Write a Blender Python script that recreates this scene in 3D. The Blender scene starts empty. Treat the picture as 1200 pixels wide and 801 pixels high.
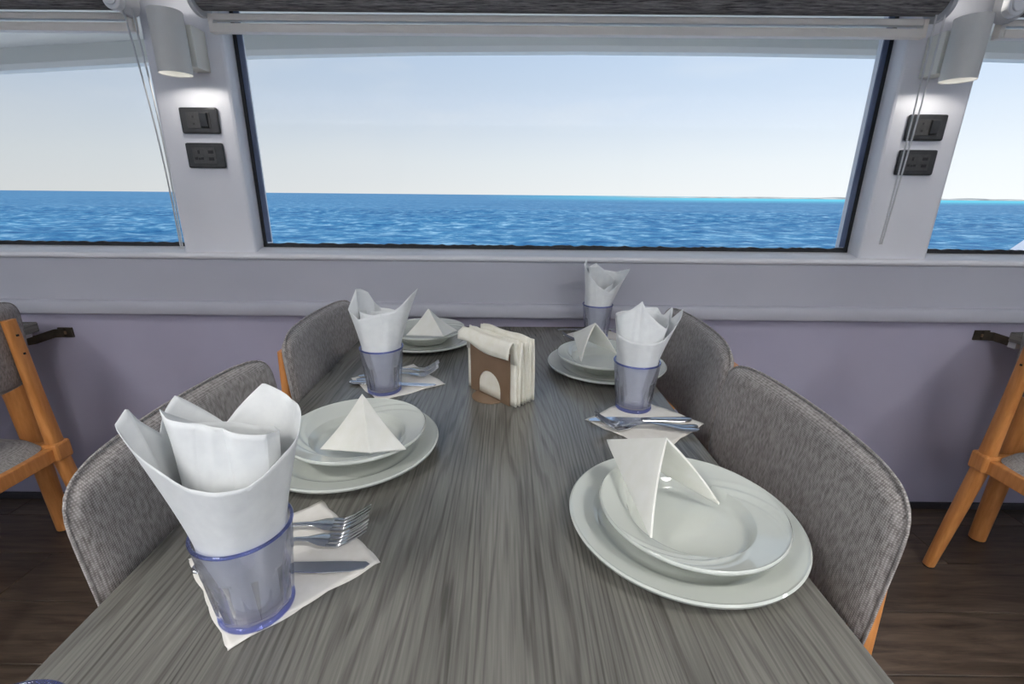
import bpy, math, random
import numpy as np
from mathutils import Vector, Matrix
random.seed(7); np.random.seed(7)
PI = math.pi
scene = bpy.context.scene
col = scene.collection

# ------------------------------------------------------------------ camera
CAM = Vector((0.0358, 0.0, 1.187))
pitch, roll, yaw = 0.306, -0.0092, -0.0035
cyw, syw, cp, sp = math.cos(yaw), math.sin(yaw), math.cos(pitch), math.sin(pitch)
fwd = Vector((syw*cp, cyw*cp, -sp)); rgt = Vector((cyw, -syw, 0)); dwn = fwd.cross(rgt)
r2 = rgt*math.cos(roll) + dwn*math.sin(roll); d2 = -rgt*math.sin(roll) + dwn*math.cos(roll)
cd = bpy.data.cameras.new('camera'); cam = bpy.data.objects.new('camera', cd); col.objects.link(cam)
cam.matrix_world = Matrix(((r2.x, -d2.x, -fwd.x, CAM.x), (r2.y, -d2.y, -fwd.y, CAM.y), (r2.z, -d2.z, -fwd.z, CAM.z), (0, 0, 0, 1)))
cd.sensor_width = 36; cd.lens = 36*545.2/1200; cd.clip_start = .01; cd.clip_end = 60000
scene.camera = cam

# ------------------------------------------------------------------ colour management
vs = scene.view_settings
scene.display_settings.display_device = 'sRGB'
vs.view_transform = 'Standard'; vs.look = 'None'; vs.gamma = 1.0; vs.use_curve_mapping = False
vs.exposure = 0.0

def lin(r, g, b):
    f = lambda c: (c/255)/12.92 if c/255 <= .04045 else ((c/255+.055)/1.055)**2.4
    return (f(r), f(g), f(b), 1.0)

# ------------------------------------------------------------------ world: hazy sea sky, brighter towards the sun on the right
W = bpy.data.worlds.new('sky'); scene.world = W; W.use_nodes = True
nt = W.node_tree; nt.nodes.clear(); N = nt.nodes.new; L = nt.links.new
tc = N('ShaderNodeTexCoord'); sx = N('ShaderNodeSeparateXYZ'); L(tc.outputs['Generated'], sx.inputs[0])
ramp = N('ShaderNodeValToRGB'); L(sx.outputs['Z'], ramp.inputs[0])
e = ramp.color_ramp.elements
e[0].position = 0.0; e[0].color = lin(240, 243, 244)
e[1].position = 1.0; e[1].color = lin(120, 160, 215)
for p, c in ((.06, (232, 239, 244)), (.16, (208, 223, 241)), (.32, (182, 207, 238)), (.6, (150, 185, 230))):
    q = e.new(p); q.color = lin(*c)
mp = N('ShaderNodeMapping'); mp.inputs['Scale'].default_value = (1.2, 1.2, 5.0); L(tc.outputs['Generated'], mp.inputs[0])
ns = N('ShaderNodeTexNoise'); ns.inputs['Scale'].default_value = 2.2; ns.inputs['Detail'].default_value = 6; L(mp.outputs[0], ns.inputs['Vector'])
cr = N('ShaderNodeValToRGB'); cr.color_ramp.elements[0].position = .5; cr.color_ramp.elements[1].position = .8
cr.color_ramp.elements[1].color = (.45, .45, .45, 1); L(ns.outputs['Fac'], cr.inputs[0])
mx = N('ShaderNodeMixRGB'); L(cr.outputs[0], mx.inputs[0]); L(ramp.outputs[0], mx.inputs[1]); mx.inputs[2].default_value = lin(236, 240, 244)
az = N('ShaderNodeMapRange'); az.inputs['From Min'].default_value = -.9; az.inputs['From Max'].default_value = .9
az.inputs['To Min'].default_value = .75; az.inputs['To Max'].default_value = 1.2; L(sx.outputs['X'], az.inputs[0])
bg = N('ShaderNodeBackground'); L(mx.outputs[0], bg.inputs[0]); L(az.outputs[0], bg.inputs[1])
wo = N('ShaderNodeOutputWorld'); L(bg.outputs[0], wo.inputs[0])

# ------------------------------------------------------------------ sun: high, to the right, outside the windows (the roof overhang shades the saloon)
sd = bpy.data.lights.new('sun', 'SUN'); sd.energy = 2.6; sd.angle = .01; sd.color = (1, .96, .9)
so = bpy.data.objects.new('sun', sd); col.objects.link(so)
so.rotation_euler = (Vector((-.35, -.22, -1.0))).to_track_quat('-Z', 'Y').to_euler()

LAMP_W = 10.5       # watt of each ceiling downlight
SPOT_W = .8       # watt of each wall sconce
FILL_W = 140.0      # watt of the added fill strip that washes the ceiling behind the camera

# ================================================================== helpers
class MB:
    def __init__(s): s.v = []; s.f = []
    def add(s, vs, fs):
        o = len(s.v); s.v += [tuple(x) for x in vs]; s.f += [tuple(i+o for i in f) for f in fs]; return s
    def box(s, x0, x1, y0, y1, z0, z1):
        return s.add([(x0,y0,z0),(x1,y0,z0),(x1,y1,z0),(x0,y1,z0),(x0,y0,z1),(x1,y0,z1),(x1,y1,z1),(x0,y1,z1)],
                     [(0,3,2,1),(4,5,6,7),(0,1,5,4),(1,2,6,5),(2,3,7,6),(3,0,4,7)])
    def lathe(s, prof, n=48, c=(0,0,0), closed=False):
        vs = []; fs = []
        for r, z in prof:
            for k in range(n):
                a = 2*PI*k/n; vs.append((c[0]+r*math.cos(a), c[1]+r*math.sin(a), c[2]+z))
        m = len(prof)
        for i in range(m if closed else m-1):
            j = (i+1) % m
            for k in range(n):
                l = (k+1) % n; fs.append((i*n+k, i*n+l, j*n+l, j*n+k))
        return s.add(vs, fs)
    def loft(s, rings, cap=True):
        n = len(rings[0]); vs = [p for r in rings for p in r]; fs = []
        for i in range(len(rings)-1):
            for k in range(n):
                l = (k+1) % n; fs.append((i*n+k, i*n+l, (i+1)*n+l, (i+1)*n+k))
        if cap: fs.append(tuple(range(n-1, -1, -1))); fs.append(tuple((len(rings)-1)*n+k for k in range(n)))
        return s.add(vs, fs)
    def tube(s, pts, r, n=8, flat=1.0):
        pts = [Vector(p) for p in pts]; rings = []; up = None
        rr = r if isinstance(r, (list, tuple)) else [r]*len(pts)
        for i, p in enumerate(pts):
            d = (pts[min(i+1, len(pts)-1)] - pts[max(i-1, 0)]).normalized()
            if up is None: up = Vector((0,0,1)) if abs(d.z) < .9 else Vector((1,0,0))
            a = d.cross(up).normalized(); b = a.cross(d).normalized(); up = b
            rings.append([p + a*math.cos(2*PI*k/n)*rr[i] + b*math.sin(2*PI*k/n)*rr[i]*flat for k in range(n)])
        return s.loft(rings)
    def prism(s, poly, axis, a, b):
        def P(u, v, w): return {'x': (w,u,v), 'y': (u,w,v), 'z': (u,v,w)}[axis]
        n = len(poly)
        return s.add([P(u,v,a) for u,v in poly]+[P(u,v,b) for u,v in poly],
                     [tuple(range(n-1,-1,-1)), tuple(range(n,2*n))]+[(i,(i+1)%n,(i+1)%n+n,i+n) for i in range(n)])
    def grid(s, P, wrap=False):
        m, n = len(P), len(P[0]); fs = []
        for i in range(m-1):
            for k in range(n if wrap else n-1):
                l = (k+1) % n; fs.append((i*n+k, i*n+l, (i+1)*n+l, (i+1)*n+k))
        return s.add([p for r in P for p in r], fs)

def build(name, mb, m, parent=None, smooth=False, bevel=0, fixn=True, loc=None, auto=None):
    me = bpy.data.meshes.new(name); me.from_pydata(mb.v, [], mb.f)
    if fixn:
        import bmesh
        b = bmesh.new(); b.from_mesh(me); bmesh.ops.recalc_face_normals(b, faces=b.faces); b.to_mesh(me); b.free()
    me.materials.append(m)
    if smooth:
        for p in me.polygons: p.use_smooth = True
        if auto is not None: me.set_sharp_from_angle(angle=math.radians(auto))
    o = bpy.data.objects.new(name, me); col.objects.link(o)
    if parent: o.parent = parent
    if loc: o.location = loc
    if bevel:
        bv = o.modifiers.new('bevel', 'BEVEL'); bv.width = bevel; bv.segments = 2; bv.limit_method = 'ANGLE'
    return o
def tag(o, label=None, cat=None, group=None, kind=None):
    if label: o['label'] = label
    if cat: o['category'] = cat
    if group: o['group'] = group
    if kind: o['kind'] = kind
    return o
def empty(name, loc=(0,0,0), rz=0):
    o = bpy.data.objects.new(name, None); col.objects.link(o); o.location = loc; o.rotation_euler = (0,0,rz); o.empty_display_size = .05
    return o
def copy_tree(o, parent=None):
    c = o.copy(); col.objects.link(c); c.parent = parent
    for ch in list(o.children): copy_tree(ch, c)
    return c

# ------------------------------------------------------------------ materials
def mat(name, color, rough=.5, metal=0, spec=.5, coat=0, coat_rough=.1, trans=0, ior=1.5, sheen=0):
    m = bpy.data.materials.new(name); m.use_nodes = True
    b = m.node_tree.nodes['Principled BSDF']
    b.inputs['Base Color'].default_value = color; b.inputs['Roughness'].default_value = rough
    b.inputs['Metallic'].default_value = metal; b.inputs['Specular IOR Level'].default_value = spec
    b.inputs['Coat Weight'].default_value = coat; b.inputs['Coat Roughness'].default_value = coat_rough
    b.inputs['Transmission Weight'].default_value = trans; b.inputs['IOR'].default_value = ior
    b.inputs['Sheen Weight'].default_value = sheen
    return m
def nodes(m): return m.node_tree.nodes, m.node_tree.links, m.node_tree.nodes['Principled BSDF']
def noise_color(m, c1, c2, scale, stretch=(1,1,1), detail=5, lo=.3, hi=.7, bump=0, rough=.55, dist=0, coord='Object', bscale=None):
    ns, ln, b = nodes(m)
    t = ns.new('ShaderNodeTexCoord'); mp = ns.new('ShaderNodeMapping'); mp.inputs['Scale'].default_value = stretch
    ln.new(t.outputs[coord], mp.inputs[0])
    n = ns.new('ShaderNodeTexNoise'); n.inputs['Scale'].default_value = scale; n.inputs['Detail'].default_value = detail
    n.inputs['Roughness'].default_value = rough; n.inputs['Distortion'].default_value = dist
    ln.new(mp.outputs[0], n.inputs['Vector'])
    r = ns.new('ShaderNodeValToRGB'); r.color_ramp.elements[0].position = lo; r.color_ramp.elements[1].position = hi
    r.color_ramp.elements[0].color = c1; r.color_ramp.elements[1].color = c2
    ln.new(n.outputs['Fac'], r.inputs[0]); ln.new(r.outputs[0], b.inputs['Base Color'])
    if bump:
        bp = ns.new('ShaderNodeBump'); bp.inputs['Strength'].default_value = bump; bp.inputs['Distance'].default_value = .002
        ln.new(n.outputs['Fac'], bp.inputs['Height']); ln.new(bp.outputs[0], b.inputs['Normal'])
    return n, r, mp

M = {}
M['white'] = mat('white_paint', lin(212, 211, 216), .35); noise_color(M['white'], lin(221, 221, 226), lin(229, 229, 233), 3)
M['panel'] = mat('grey_white_panel', lin(172, 171, 180), .4); noise_color(M['panel'], lin(172, 173, 184), lin(180, 181, 191), 2)
M['purple'] = mat('lilac_wall_paint', lin(150, 144, 168), .5); noise_color(M['purple'], lin(166, 163, 184), lin(173, 170, 190), 2.5)
M['ceil'] = mat('ceiling_white', lin(238, 238, 238), .6); noise_color(M['ceil'], lin(236, 236, 236), lin(240, 240, 240), 2)
M['dark_base'] = mat('dark_baseboard', lin(52, 50, 54), .5); noise_color(M['dark_base'], lin(46, 44, 48), lin(58, 56, 60), 6)
M['rubber'] = mat('black_seal', lin(20, 20, 22), .5); noise_color(M['rubber'], lin(14, 14, 16), lin(30, 30, 33), 40, bump=.6)
M['plate'] = mat('glazed_porcelain', lin(205, 209, 202), .06, coat=.6, coat_rough=.02); noise_color(M['plate'], lin(203, 207, 200), lin(208, 212, 205), 8)
M['linen'] = mat('cream_folded_napkin', lin(240, 239, 230), .8, spec=.2); noise_color(M['linen'], lin(237, 236, 226), lin(243, 242, 235), 40, bump=.05)
M['paper'] = mat('white_paper_napkin', lin(224, 226, 226), .85, spec=.15); noise_color(M['paper'], lin(220, 222, 223), lin(229, 231, 231), 60, bump=.06)
M['flatpaper'] = mat('cream_paper_napkin', lin(232, 228, 220), .85, spec=.15); noise_color(M['flatpaper'], lin(228, 224, 216), lin(236, 232, 226), 60, bump=.08)
M['stackpaper'] = mat('ivory_paper_napkin', lin(240, 236, 222), .85, spec=.15); noise_color(M['stackpaper'], lin(234, 229, 213), lin(243, 240, 229), 50, bump=.1)
M['steel'] = mat('polished_steel', lin(205, 207, 212), .16, metal=1); noise_color(M['steel'], lin(200, 202, 207), lin(212, 214, 218), 30)
M['brown'] = mat('brown_metal_holder', lin(128, 104, 82), .4); noise_color(M['brown'], lin(122, 98, 77), lin(134, 110, 88), 20)
M['fixture'] = mat('matte_grey_lamp', lin(212, 211, 206), .5); noise_color(M['fixture'], lin(209, 208, 203), lin(215, 214, 209), 20)
M['fixture2'] = mat('cream_lamp_mount', lin(228, 227, 218), .5); noise_color(M['fixture2'], lin(225, 224, 215), lin(231, 230, 221), 20)
M['rail'] = mat('beige_aluminium_rail', lin(218, 210, 200), .4); noise_color(M['rail'], lin(232, 224, 213), lin(238, 231, 221), 12)
M['bracket'] = mat('grey_plastic_bracket', lin(190, 190, 192), .45); noise_color(M['bracket'], lin(186, 186, 188), lin(195, 195, 197), 12)
M['whiteplastic'] = mat('white_plastic', lin(232, 232, 232), .35); noise_color(M['whiteplastic'], lin(229, 229, 229), lin(235, 235, 235), 12)
M['chain'] = mat('white_bead_chain', lin(205, 205, 205), .4); noise_color(M['chain'], lin(200, 200, 200), lin(210, 210, 210), 40)
M['socket'] = mat('charcoal_plastic', lin(52, 52, 53), .35); noise_color(M['socket'], lin(36, 36, 37), lin(50, 50, 51), 60)
M['socket2'] = mat('graphite_plastic', lin(70, 69, 68), .35); noise_color(M['socket2'], lin(50, 49, 48), lin(68, 67, 66), 80)
M['hole'] = mat('socket_hole_black', lin(14, 14, 15), .6); noise_color(M['hole'], lin(12, 12, 13), lin(18, 18, 19), 40)
M['iron'] = mat('dark_iron_bracket', lin(74, 68, 60), .5, metal=.6); noise_color(M['iron'], lin(62, 56, 49), lin(88, 82, 72), 30)
M['soffit'] = mat('pale_grey_overhang', lin(228, 230, 222), .5); noise_color(M['soffit'], lin(225, 227, 219), lin(231, 233, 226), 2)
M['hull'] = mat('white_gelcoat', lin(240, 240, 242), .25); noise_color(M['hull'], lin(238, 238, 240), lin(243, 243, 245), 1)
M['blue_reflection'] = mat('slate_blue_painted_reflection', lin(84, 96, 124), .3); noise_color(M['blue_reflection'], lin(74, 86, 114), lin(94, 106, 134), 8)  # dark blue reflection beside the seals, put into a flat colour
M['foot'] = mat('black_foot_cap', lin(22, 21, 21), .6); noise_color(M['foot'], lin(18, 17, 17), lin(28, 27, 27), 30)

# orange beech
M['beech'] = mat('orange_beech', lin(190, 122, 62), .38)
noise_color(M['beech'], lin(196, 126, 64), lin(220, 152, 88), 10, (9, 9, 1.2), 4, bump=.05)

# grey woven fabric
def fabric(name, c1, c2):
    m = mat(name, c1, .9, spec=.15, sheen=.2); ns, ln, b = nodes(m)
    t = ns.new('ShaderNodeTexCoord')
    mp = ns.new('ShaderNodeMapping'); mp.inputs['Scale'].default_value = (1, 1, .35); ln.new(t.outputs['Object'], mp.inputs[0])
    n = ns.new('ShaderNodeTexNoise'); n.inputs['Scale'].default_value = 240; n.inputs['Detail'].default_value = 3; ln.new(mp.outputs[0], n.inputs['Vector'])
    wv = []
    for ax in ('Y', 'Z'):
        w = ns.new('ShaderNodeTexWave'); w.wave_type = 'BANDS'; w.bands_direction = ax; w.inputs['Scale'].default_value = 110
        w.inputs['Distortion'].default_value = 1.2; w.inputs['Detail'].default_value = 1; ln.new(t.outputs['Object'], w.inputs[0]); wv.append(w)
    mul = ns.new('ShaderNodeMath'); mul.operation = 'MULTIPLY'; ln.new(wv[0].outputs['Fac'], mul.inputs[0]); ln.new(wv[1].outputs['Fac'], mul.inputs[1])
    ad = ns.new('ShaderNodeMath'); ad.operation = 'MULTIPLY_ADD'; ln.new(mul.outputs[0], ad.inputs[0]); ad.inputs[1].default_value = .45; ln.new(n.outputs['Fac'], ad.inputs[2])
    r = ns.new('ShaderNodeValToRGB'); r.color_ramp.elements[0].position = .35; r.color_ramp.elements[1].position = .95
    r.color_ramp.elements[0].color = c1; r.color_ramp.elements[1].color = c2
    ln.new(ad.outputs[0], r.inputs[0]); ln.new(r.outputs[0], b.inputs['Base Color'])
    bp = ns.new('ShaderNodeBump'); bp.inputs['Strength'].default_value = .5; bp.inputs['Distance'].default_value = .0012
    ln.new(ad.outputs[0], bp.inputs['Height']); ln.new(bp.outputs[0], b.inputs['Normal'])
    return m
M['fabric'] = fabric('grey_brown_weave', lin(116, 110, 107), lin(186, 180, 177))
M['fabric2'] = fabric('grey_seat_weave', lin(128, 125, 122), lin(188, 185, 182))

# blind fabric: charcoal with horizontal streaks
M['blind'] = mat('charcoal_blind_cloth', lin(60, 58, 60), .8, spec=.2)
noise_color(M['blind'], lin(58, 56, 58), lin(168, 164, 162), 9, (2, 30, 30), 6, .35, .72, bump=.3, rough=.7)

# table wood: grey laminate with long grain along Y
m = M['table'] = mat('grey_oak_laminate', lin(140, 137, 130), .27, spec=.6); ns, ln, b = nodes(m)
t = ns.new('ShaderNodeTexCoord')
mp = ns.new('ShaderNodeMapping'); mp.inputs['Scale'].default_value = (1, .085, 1); ln.new(t.outputs['Object'], mp.inputs[0])
n1 = ns.new('ShaderNodeTexNoise'); n1.inputs['Scale'].default_value = 6; n1.inputs['Detail'].default_value = 3.5; n1.inputs['Distortion'].default_value = .3; ln.new(mp.outputs[0], n1.inputs['Vector'])
sxz = ns.new('ShaderNodeSeparateXYZ'); ln.new(t.outputs['Object'], sxz.inputs[0])
mx_ = ns.new('ShaderNodeMath'); mx_.operation = 'MULTIPLY'; mx_.inputs[1].default_value = 520; ln.new(sxz.outputs['X'], mx_.inputs[0])
mm = ns.new('ShaderNodeMath'); mm.operation = 'MULTIPLY_ADD'; mm.inputs[1].default_value = 170; ln.new(n1.outputs['Fac'], mm.inputs[0]); ln.new(mx_.outputs[0], mm.inputs[2])
sn = ns.new('ShaderNodeMath'); sn.operation = 'SINE'; ln.new(mm.outputs[0], sn.inputs[0])
rg = ns.new('ShaderNodeMapRange'); rg.interpolation_type = 'SMOOTHSTEP'; rg.inputs['From Min'].default_value = .1; rg.inputs['From Max'].default_value = 1.0
rg.inputs['To Min'].default_value = 0.0; rg.inputs['To Max'].default_value = -.15; ln.new(sn.outputs[0], rg.inputs[0])
mp2 = ns.new('ShaderNodeMapping'); mp2.inputs['Scale'].default_value = (1, .03, 1); ln.new(t.outputs['Object'], mp2.inputs[0])
n2 = ns.new('ShaderNodeTexNoise'); n2.inputs['Scale'].default_value = 300; n2.inputs['Detail'].default_value = 4; ln.new(mp2.outputs[0], n2.inputs['Vector'])
mp3 = ns.new('ShaderNodeMapping'); mp3.inputs['Scale'].default_value = (1, .12, 1); ln.new(t.outputs['Object'], mp3.inputs[0])
n3 = ns.new('ShaderNodeTexNoise'); n3.inputs['Scale'].default_value = 16; n3.inputs['Detail'].default_value = 3; ln.new(mp3.outputs[0], n3.inputs['Vector'])
a0 = ns.new('ShaderNodeMath'); a0.operation = 'MULTIPLY_ADD'; a0.inputs[1].default_value = .62; ln.new(n2.outputs['Fac'], a0.inputs[0]); ln.new(rg.outputs[0], a0.inputs[2])
a1 = ns.new('ShaderNodeMath'); a1.operation = 'MULTIPLY_ADD'; a1.inputs[1].default_value = .55; ln.new(n3.outputs['Fac'], a1.inputs[0]); ln.new(a0.outputs[0], a1.inputs[2])
r = ns.new('ShaderNodeValToRGB'); els = r.color_ramp.elements
els[0].position = .30; els[0].color = lin(82, 80, 75); els[1].position = .76; els[1].color = lin(130, 128, 121)
ln.new(a1.outputs[0], r.inputs[0]); ln.new(r.outputs[0], b.inputs['Base Color'])
bp = ns.new('ShaderNodeBump'); bp.inputs['Strength'].default_value = .18; bp.inputs['Distance'].default_value = .0006
ln.new(n2.outputs['Fac'], bp.inputs['Height']); ln.new(bp.outputs[0], b.inputs['Normal'])

# floor planks: dark brown wood, random per plank
m = M['plank'] = mat('dark_brown_plank', lin(80, 68, 58), .38); ns, ln, b = nodes(m)
n, r, mp = noise_color(m, lin(52, 43, 36), lin(112, 96, 82), 5, (.9, 9, 9), 7, .28, .75, bump=.15, rough=.65, dist=.6)
oi = ns.new('ShaderNodeObjectInfo'); vm = ns.new('ShaderNodeVectorMath'); vm.operation = 'SCALE'; vm.inputs[0].default_value = (13, 7, 3)
ln.new(oi.outputs['Random'], vm.inputs['Scale']); ln.new(vm.outputs[0], mp.inputs['Location'])
hs = ns.new('ShaderNodeHueSaturation'); mr = ns.new('ShaderNodeMapRange'); mr.inputs['To Min'].default_value = .75; mr.inputs['To Max'].default_value = 1.2
ln.new(oi.outputs['Random'], mr.inputs[0]); ln.new(mr.outputs[0], hs.inputs['Value']); ln.new(r.outputs[0], hs.inputs['Color']); ln.new(hs.outputs[0], b.inputs['Base Color'])

# clear materials: thin clear plastic / window glass (transparent with Fresnel reflection)
def clear(name, tint, ior=1.45, rough=.02, gloss=(1,1,1,1)):
    m = bpy.data.materials.new(name); m.use_nodes = True; nt = m.node_tree; nt.nodes.clear()
    o = nt.nodes.new('ShaderNodeOutputMaterial'); x = nt.nodes.new('ShaderNodeMixShader'); tr = nt.nodes.new('ShaderNodeBsdfTransparent')
    gl = nt.nodes.new('ShaderNodeBsdfGlossy'); fr = nt.nodes.new('ShaderNodeFresnel'); fr.inputs[0].default_value = ior
    tr.inputs[0].default_value = tint; gl.inputs['Roughness'].default_value = rough; gl.inputs[0].default_value = gloss
    ge = nt.nodes.new('ShaderNodeNewGeometry'); mr = nt.nodes.new('ShaderNodeMapRange')      # thin wall: same reflectance from both sides
    mr.inputs['To Min'].default_value = ior; mr.inputs['To Max'].default_value = 1/ior; nt.links.new(ge.outputs['Backfacing'], mr.inputs[0]); nt.links.new(mr.outputs[0], fr.inputs[0])
    nt.links.new(fr.outputs[0], x.inputs[0]); nt.links.new(tr.outputs[0], x.inputs[1]); nt.links.new(gl.outputs[0], x.inputs[2]); nt.links.new(x.outputs[0], o.inputs[0])
    return m
M['pane'] = clear('window_glass', (.985, .99, .99, 1), 1.12, .0)
def refr(name, color, w=.5, ior=1.45):
    m = clear(name, color, ior, .03); nt = m.node_tree; o = [n for n in nt.nodes if n.type == 'OUTPUT_MATERIAL'][0]
    src = o.inputs[0].links[0].from_socket; g = nt.nodes.new('ShaderNodeBsdfGlass'); g.inputs['Color'].default_value = color; g.inputs['IOR'].default_value = ior; g.inputs['Roughness'].default_value = .01
    x = nt.nodes.new('ShaderNodeMixShader'); x.inputs[0].default_value = w; nt.links.new(src, x.inputs[1]); nt.links.new(g.outputs[0], x.inputs[2]); nt.links.new(x.outputs[0], o.inputs[0]); return m
M['tumbler'] = refr('clear_blue_plastic', (.945, .95, .985, 1), .55)
M['tumbler_rim'] = clear('blue_plastic_rim', (.55, .60, .88, 1), 1.5, .05)
M['tumbler_base'] = clear('blue_plastic_base', (.66, .70, .95, 1), 1.5, .05)
def emit(name, c, s):
    m = bpy.data.materials.new(name); m.use_nodes = True; nt = m.node_tree; nt.nodes.clear()
    o = nt.nodes.new('ShaderNodeOutputMaterial'); e = nt.nodes.new('ShaderNodeEmission'); e.inputs[0].default_value = c; e.inputs[1].default_value = s
    nt.links.new(e.outputs[0], o.inputs[0]); return m
M['lamp_glow'] = emit('lamp_diffuser_glow', (1, .97, .9, 1), 1.6)

# ================================================================== the room
YW = 1.60                    # lilac wall plane
CEIL = 2.12
YB = -2.3; XL = -4.6; XR = 4.6
# floor with planks
fl = build('floor', MB().box(XL, XR, YB, YW+.3, -.06, -.008), M['dark_base']); tag(fl, kind='structure')
pw, plen = .197, 1.3
pl_mesh = None
rows = []
y = 1.1 + pw*3
while y > -.9: rows.append(y); y -= pw
for i, y1 in enumerate(rows):
    off = (i*.47) % plen
    x = -3.2 - off
    while x < 3.2:
        if pl_mesh is None:
            o = build('plank', MB().box(.0015, plen-.0015, -pw+.0015, -.0015, -.008, 0), M['plank'], fl, bevel=.0012); pl_mesh = o.data
        else:
            o = bpy.data.objects.new('plank', pl_mesh); col.objects.link(o); o.parent = fl
            bv = o.modifiers.new('bevel', 'BEVEL'); bv.width = .0012; bv.segments = 1
        o.location = (x, y1, 0)
        x += plen
tag(build('ceiling', MB().box(XL, XR, YB, YW+.02, CEIL, CEIL+.06), M['ceil']), kind='structure')
tag(build('wall_left', MB().box(XL-.08, XL, YB, YW+.3, 0, CEIL), M['panel']), kind='structure')
tag(build('wall_right', MB().box(XR, XR+.08, YB, YW+.3, 0, CEIL), M['panel']), kind='structure')
# window wall: lilac below, white pillars and header above
wf = build('wall_front', MB().box(XL, XR, YW, YW+.1, 0, .985), M['purple']); tag(wf, kind='structure')
WIN = [(-3.35, -1.068), (-.830, 1.180), (1.408, 3.69)]
zb, zt = .985, 1.93
hdr = MB().box(XL, XR, 1.57, YW+.1, zt, CEIL)
tag(build('trim_1', hdr, M['white'], bevel=.004), kind='structure')
pil = [(XL, -3.35), (-1.068, -.830), (1.180, 1.408), (3.69, XR)]
for k, (a, b_) in enumerate(pil):
    tag(build('trim_%d' % (k+2), MB().box(a, b_, 1.57, YW+.1, zb-.01, zt), M['white'], bevel=.009), kind='structure')
# panel under the sill, its rounded lip and lower moulding
tag(build('trim_6', MB().box(XL, XR, 1.562, YW, .828, .975), M['panel'], bevel=.002), kind='structure')
# sill: sloped top with rounded nose
sill = [(1.70, .955), (1.70, 1.008), (1.625, 1.008), (1.60, 1.004), (1.578, .997), (1.560, .995)]
for k in range(7):
    a = PI/2 + PI*k/6; sill.append((1.556+.010*math.cos(a), .985+.010*math.sin(a)))
sill += [(1.562, .973), (1.60, .955)]
tag(build('trim_7', MB().prism(sill, 'x', XL, XR), M['white'], smooth=True, auto=40), kind='structure')
mo = [(1.60, .782), (1.60, .832), (1.556, .832), (1.549, .829), (1.545, .822), (1.545, .792), (1.548, .785), (1.555, .782)]
tag(build('trim_8', MB().prism(mo, 'x', XL, XR), M['panel'], smooth=True, auto=40), kind='structure')
tag(build('baseboard_front', MB().box(XL, XR, 1.588, YW, 0, .028), M['dark_base'], bevel=.003), kind='structure')
# windows
for k, (a, b_) in enumerate(WIN):
    wn = empty('window_%d' % (k+1), ((a+b_)/2, 1.63, zb)); tag(wn, kind='structure')
    hw = (b_-a)/2
    build('pane', MB().box(-hw, hw, .006, .014, .015, zt-zb-.002), M['pane'], wn)
    # black rubber seal, slightly uneven along the bottom
    random.seed(k+3)
    top = []; n = 150
    for i in range(n+1): top.append((-hw+2*hw*i/n, .036 + random.uniform(-.0018, .0028)))
    sb = MB().prism([(-hw, .022)]+[(hw, .022)]+top[::-1], 'y', -.004, .006)
    build('bottom_seal', sb, M['rubber'], wn)
    for s_ in (-1, 1):
        x0 = s_*hw
        build('side_seal', MB().box(min(x0, x0-s_*.010), max(x0, x0-s_*.010), -.003, .006, .03, zt-zb-.002), M['rubber'], wn)
        build('reflection_strip', MB().box(min(x0-s_*.0105, x0-s_*.026), max(x0-s_*.0105, x0-s_*.026), .0005, .0058, .04, zt-zb-.03), M['blue_reflection'], wn)  # bluish reflection along the pane edge, painted as a strip
    build('top_seal', MB().box(-hw, hw, -.003, .006, zt-zb-.012, zt-zb-.001), M['rubber'], wn)
# back wall behind the camera, with three windows of its own (daylight from the other side)
bw = MB()
BW = [(-4.3, -1.45), (-1.25, 1.25), (1.45, 4.3)]
bw.box(XL, XR, YB-.1, YB, 0, .55).box(XL, XR, YB-.1, YB, 1.95, CEIL)
xs = [XL]+[v for w in BW for v in w]+[XR]
for i in range(0, len(xs), 2): bw.box(xs[i], xs[i+1], YB-.1, YB, .55, 1.95)
tag(build('wall_back', bw, M['panel']), kind='structure')
for k, (a, b_) in enumerate(BW):
    wn = empty('window_%d' % (k+4), ((a+b_)/2, YB-.05, .55)); tag(wn, kind='structure')
    hw = (b_-a)/2
    build('pane', MB().box(-hw, hw, -.004, .004, .004, 1.396), M['pane'], wn)
    fr = MB()
    for x0 in (-hw, hw-.03): fr.box(x0, x0+.03, -.02, .02, .0, 1.40)
    fr.box(-hw, hw, -.02, .02, 0, .03).box(-hw, hw, -.02, .02, 1.37, 1.40)
    build('window_frame', fr, M['white'], wn)

# ceiling downlights (out of frame, the saloon's own lamps)
for i, (x, y) in enumerate([(-2.7, -.30), (-.95, -.30), (.95, -.30), (2.7, -.30), (-2.7, -1.45), (-.95, -1.45), (.95, -1.45), (2.7, -1.45)]):
    d = empty('ceiling_downlight', (x, y, CEIL))
    side = 'left' if x < -.1 else ('right' if x > .1 else 'centre')
    tag(d, 'round white ceiling panel light above the saloon floor', 'light', 'ceiling downlights')
    build('ring', MB().lathe([(.215, 0), (.215, -.008), (.24, -.008), (.245, 0)], 32), M['whiteplastic'], d, smooth=True, auto=40)
    build('diffuser', MB().lathe([(.0001, -.002), (.215, -.002)], 32), M['lamp_glow'], d)
    ld = bpy.data.lights.new('downlight', 'AREA'); ld.shape = 'DISK'; ld.size = .42; ld.energy = LAMP_W; ld.color = (1, .985, .95); ld.spread = math.radians(143)
    lo = bpy.data.objects.new('downlight', ld); col.objects.link(lo); lo.parent = d; lo.location = (0, 0, -.012)

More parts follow.
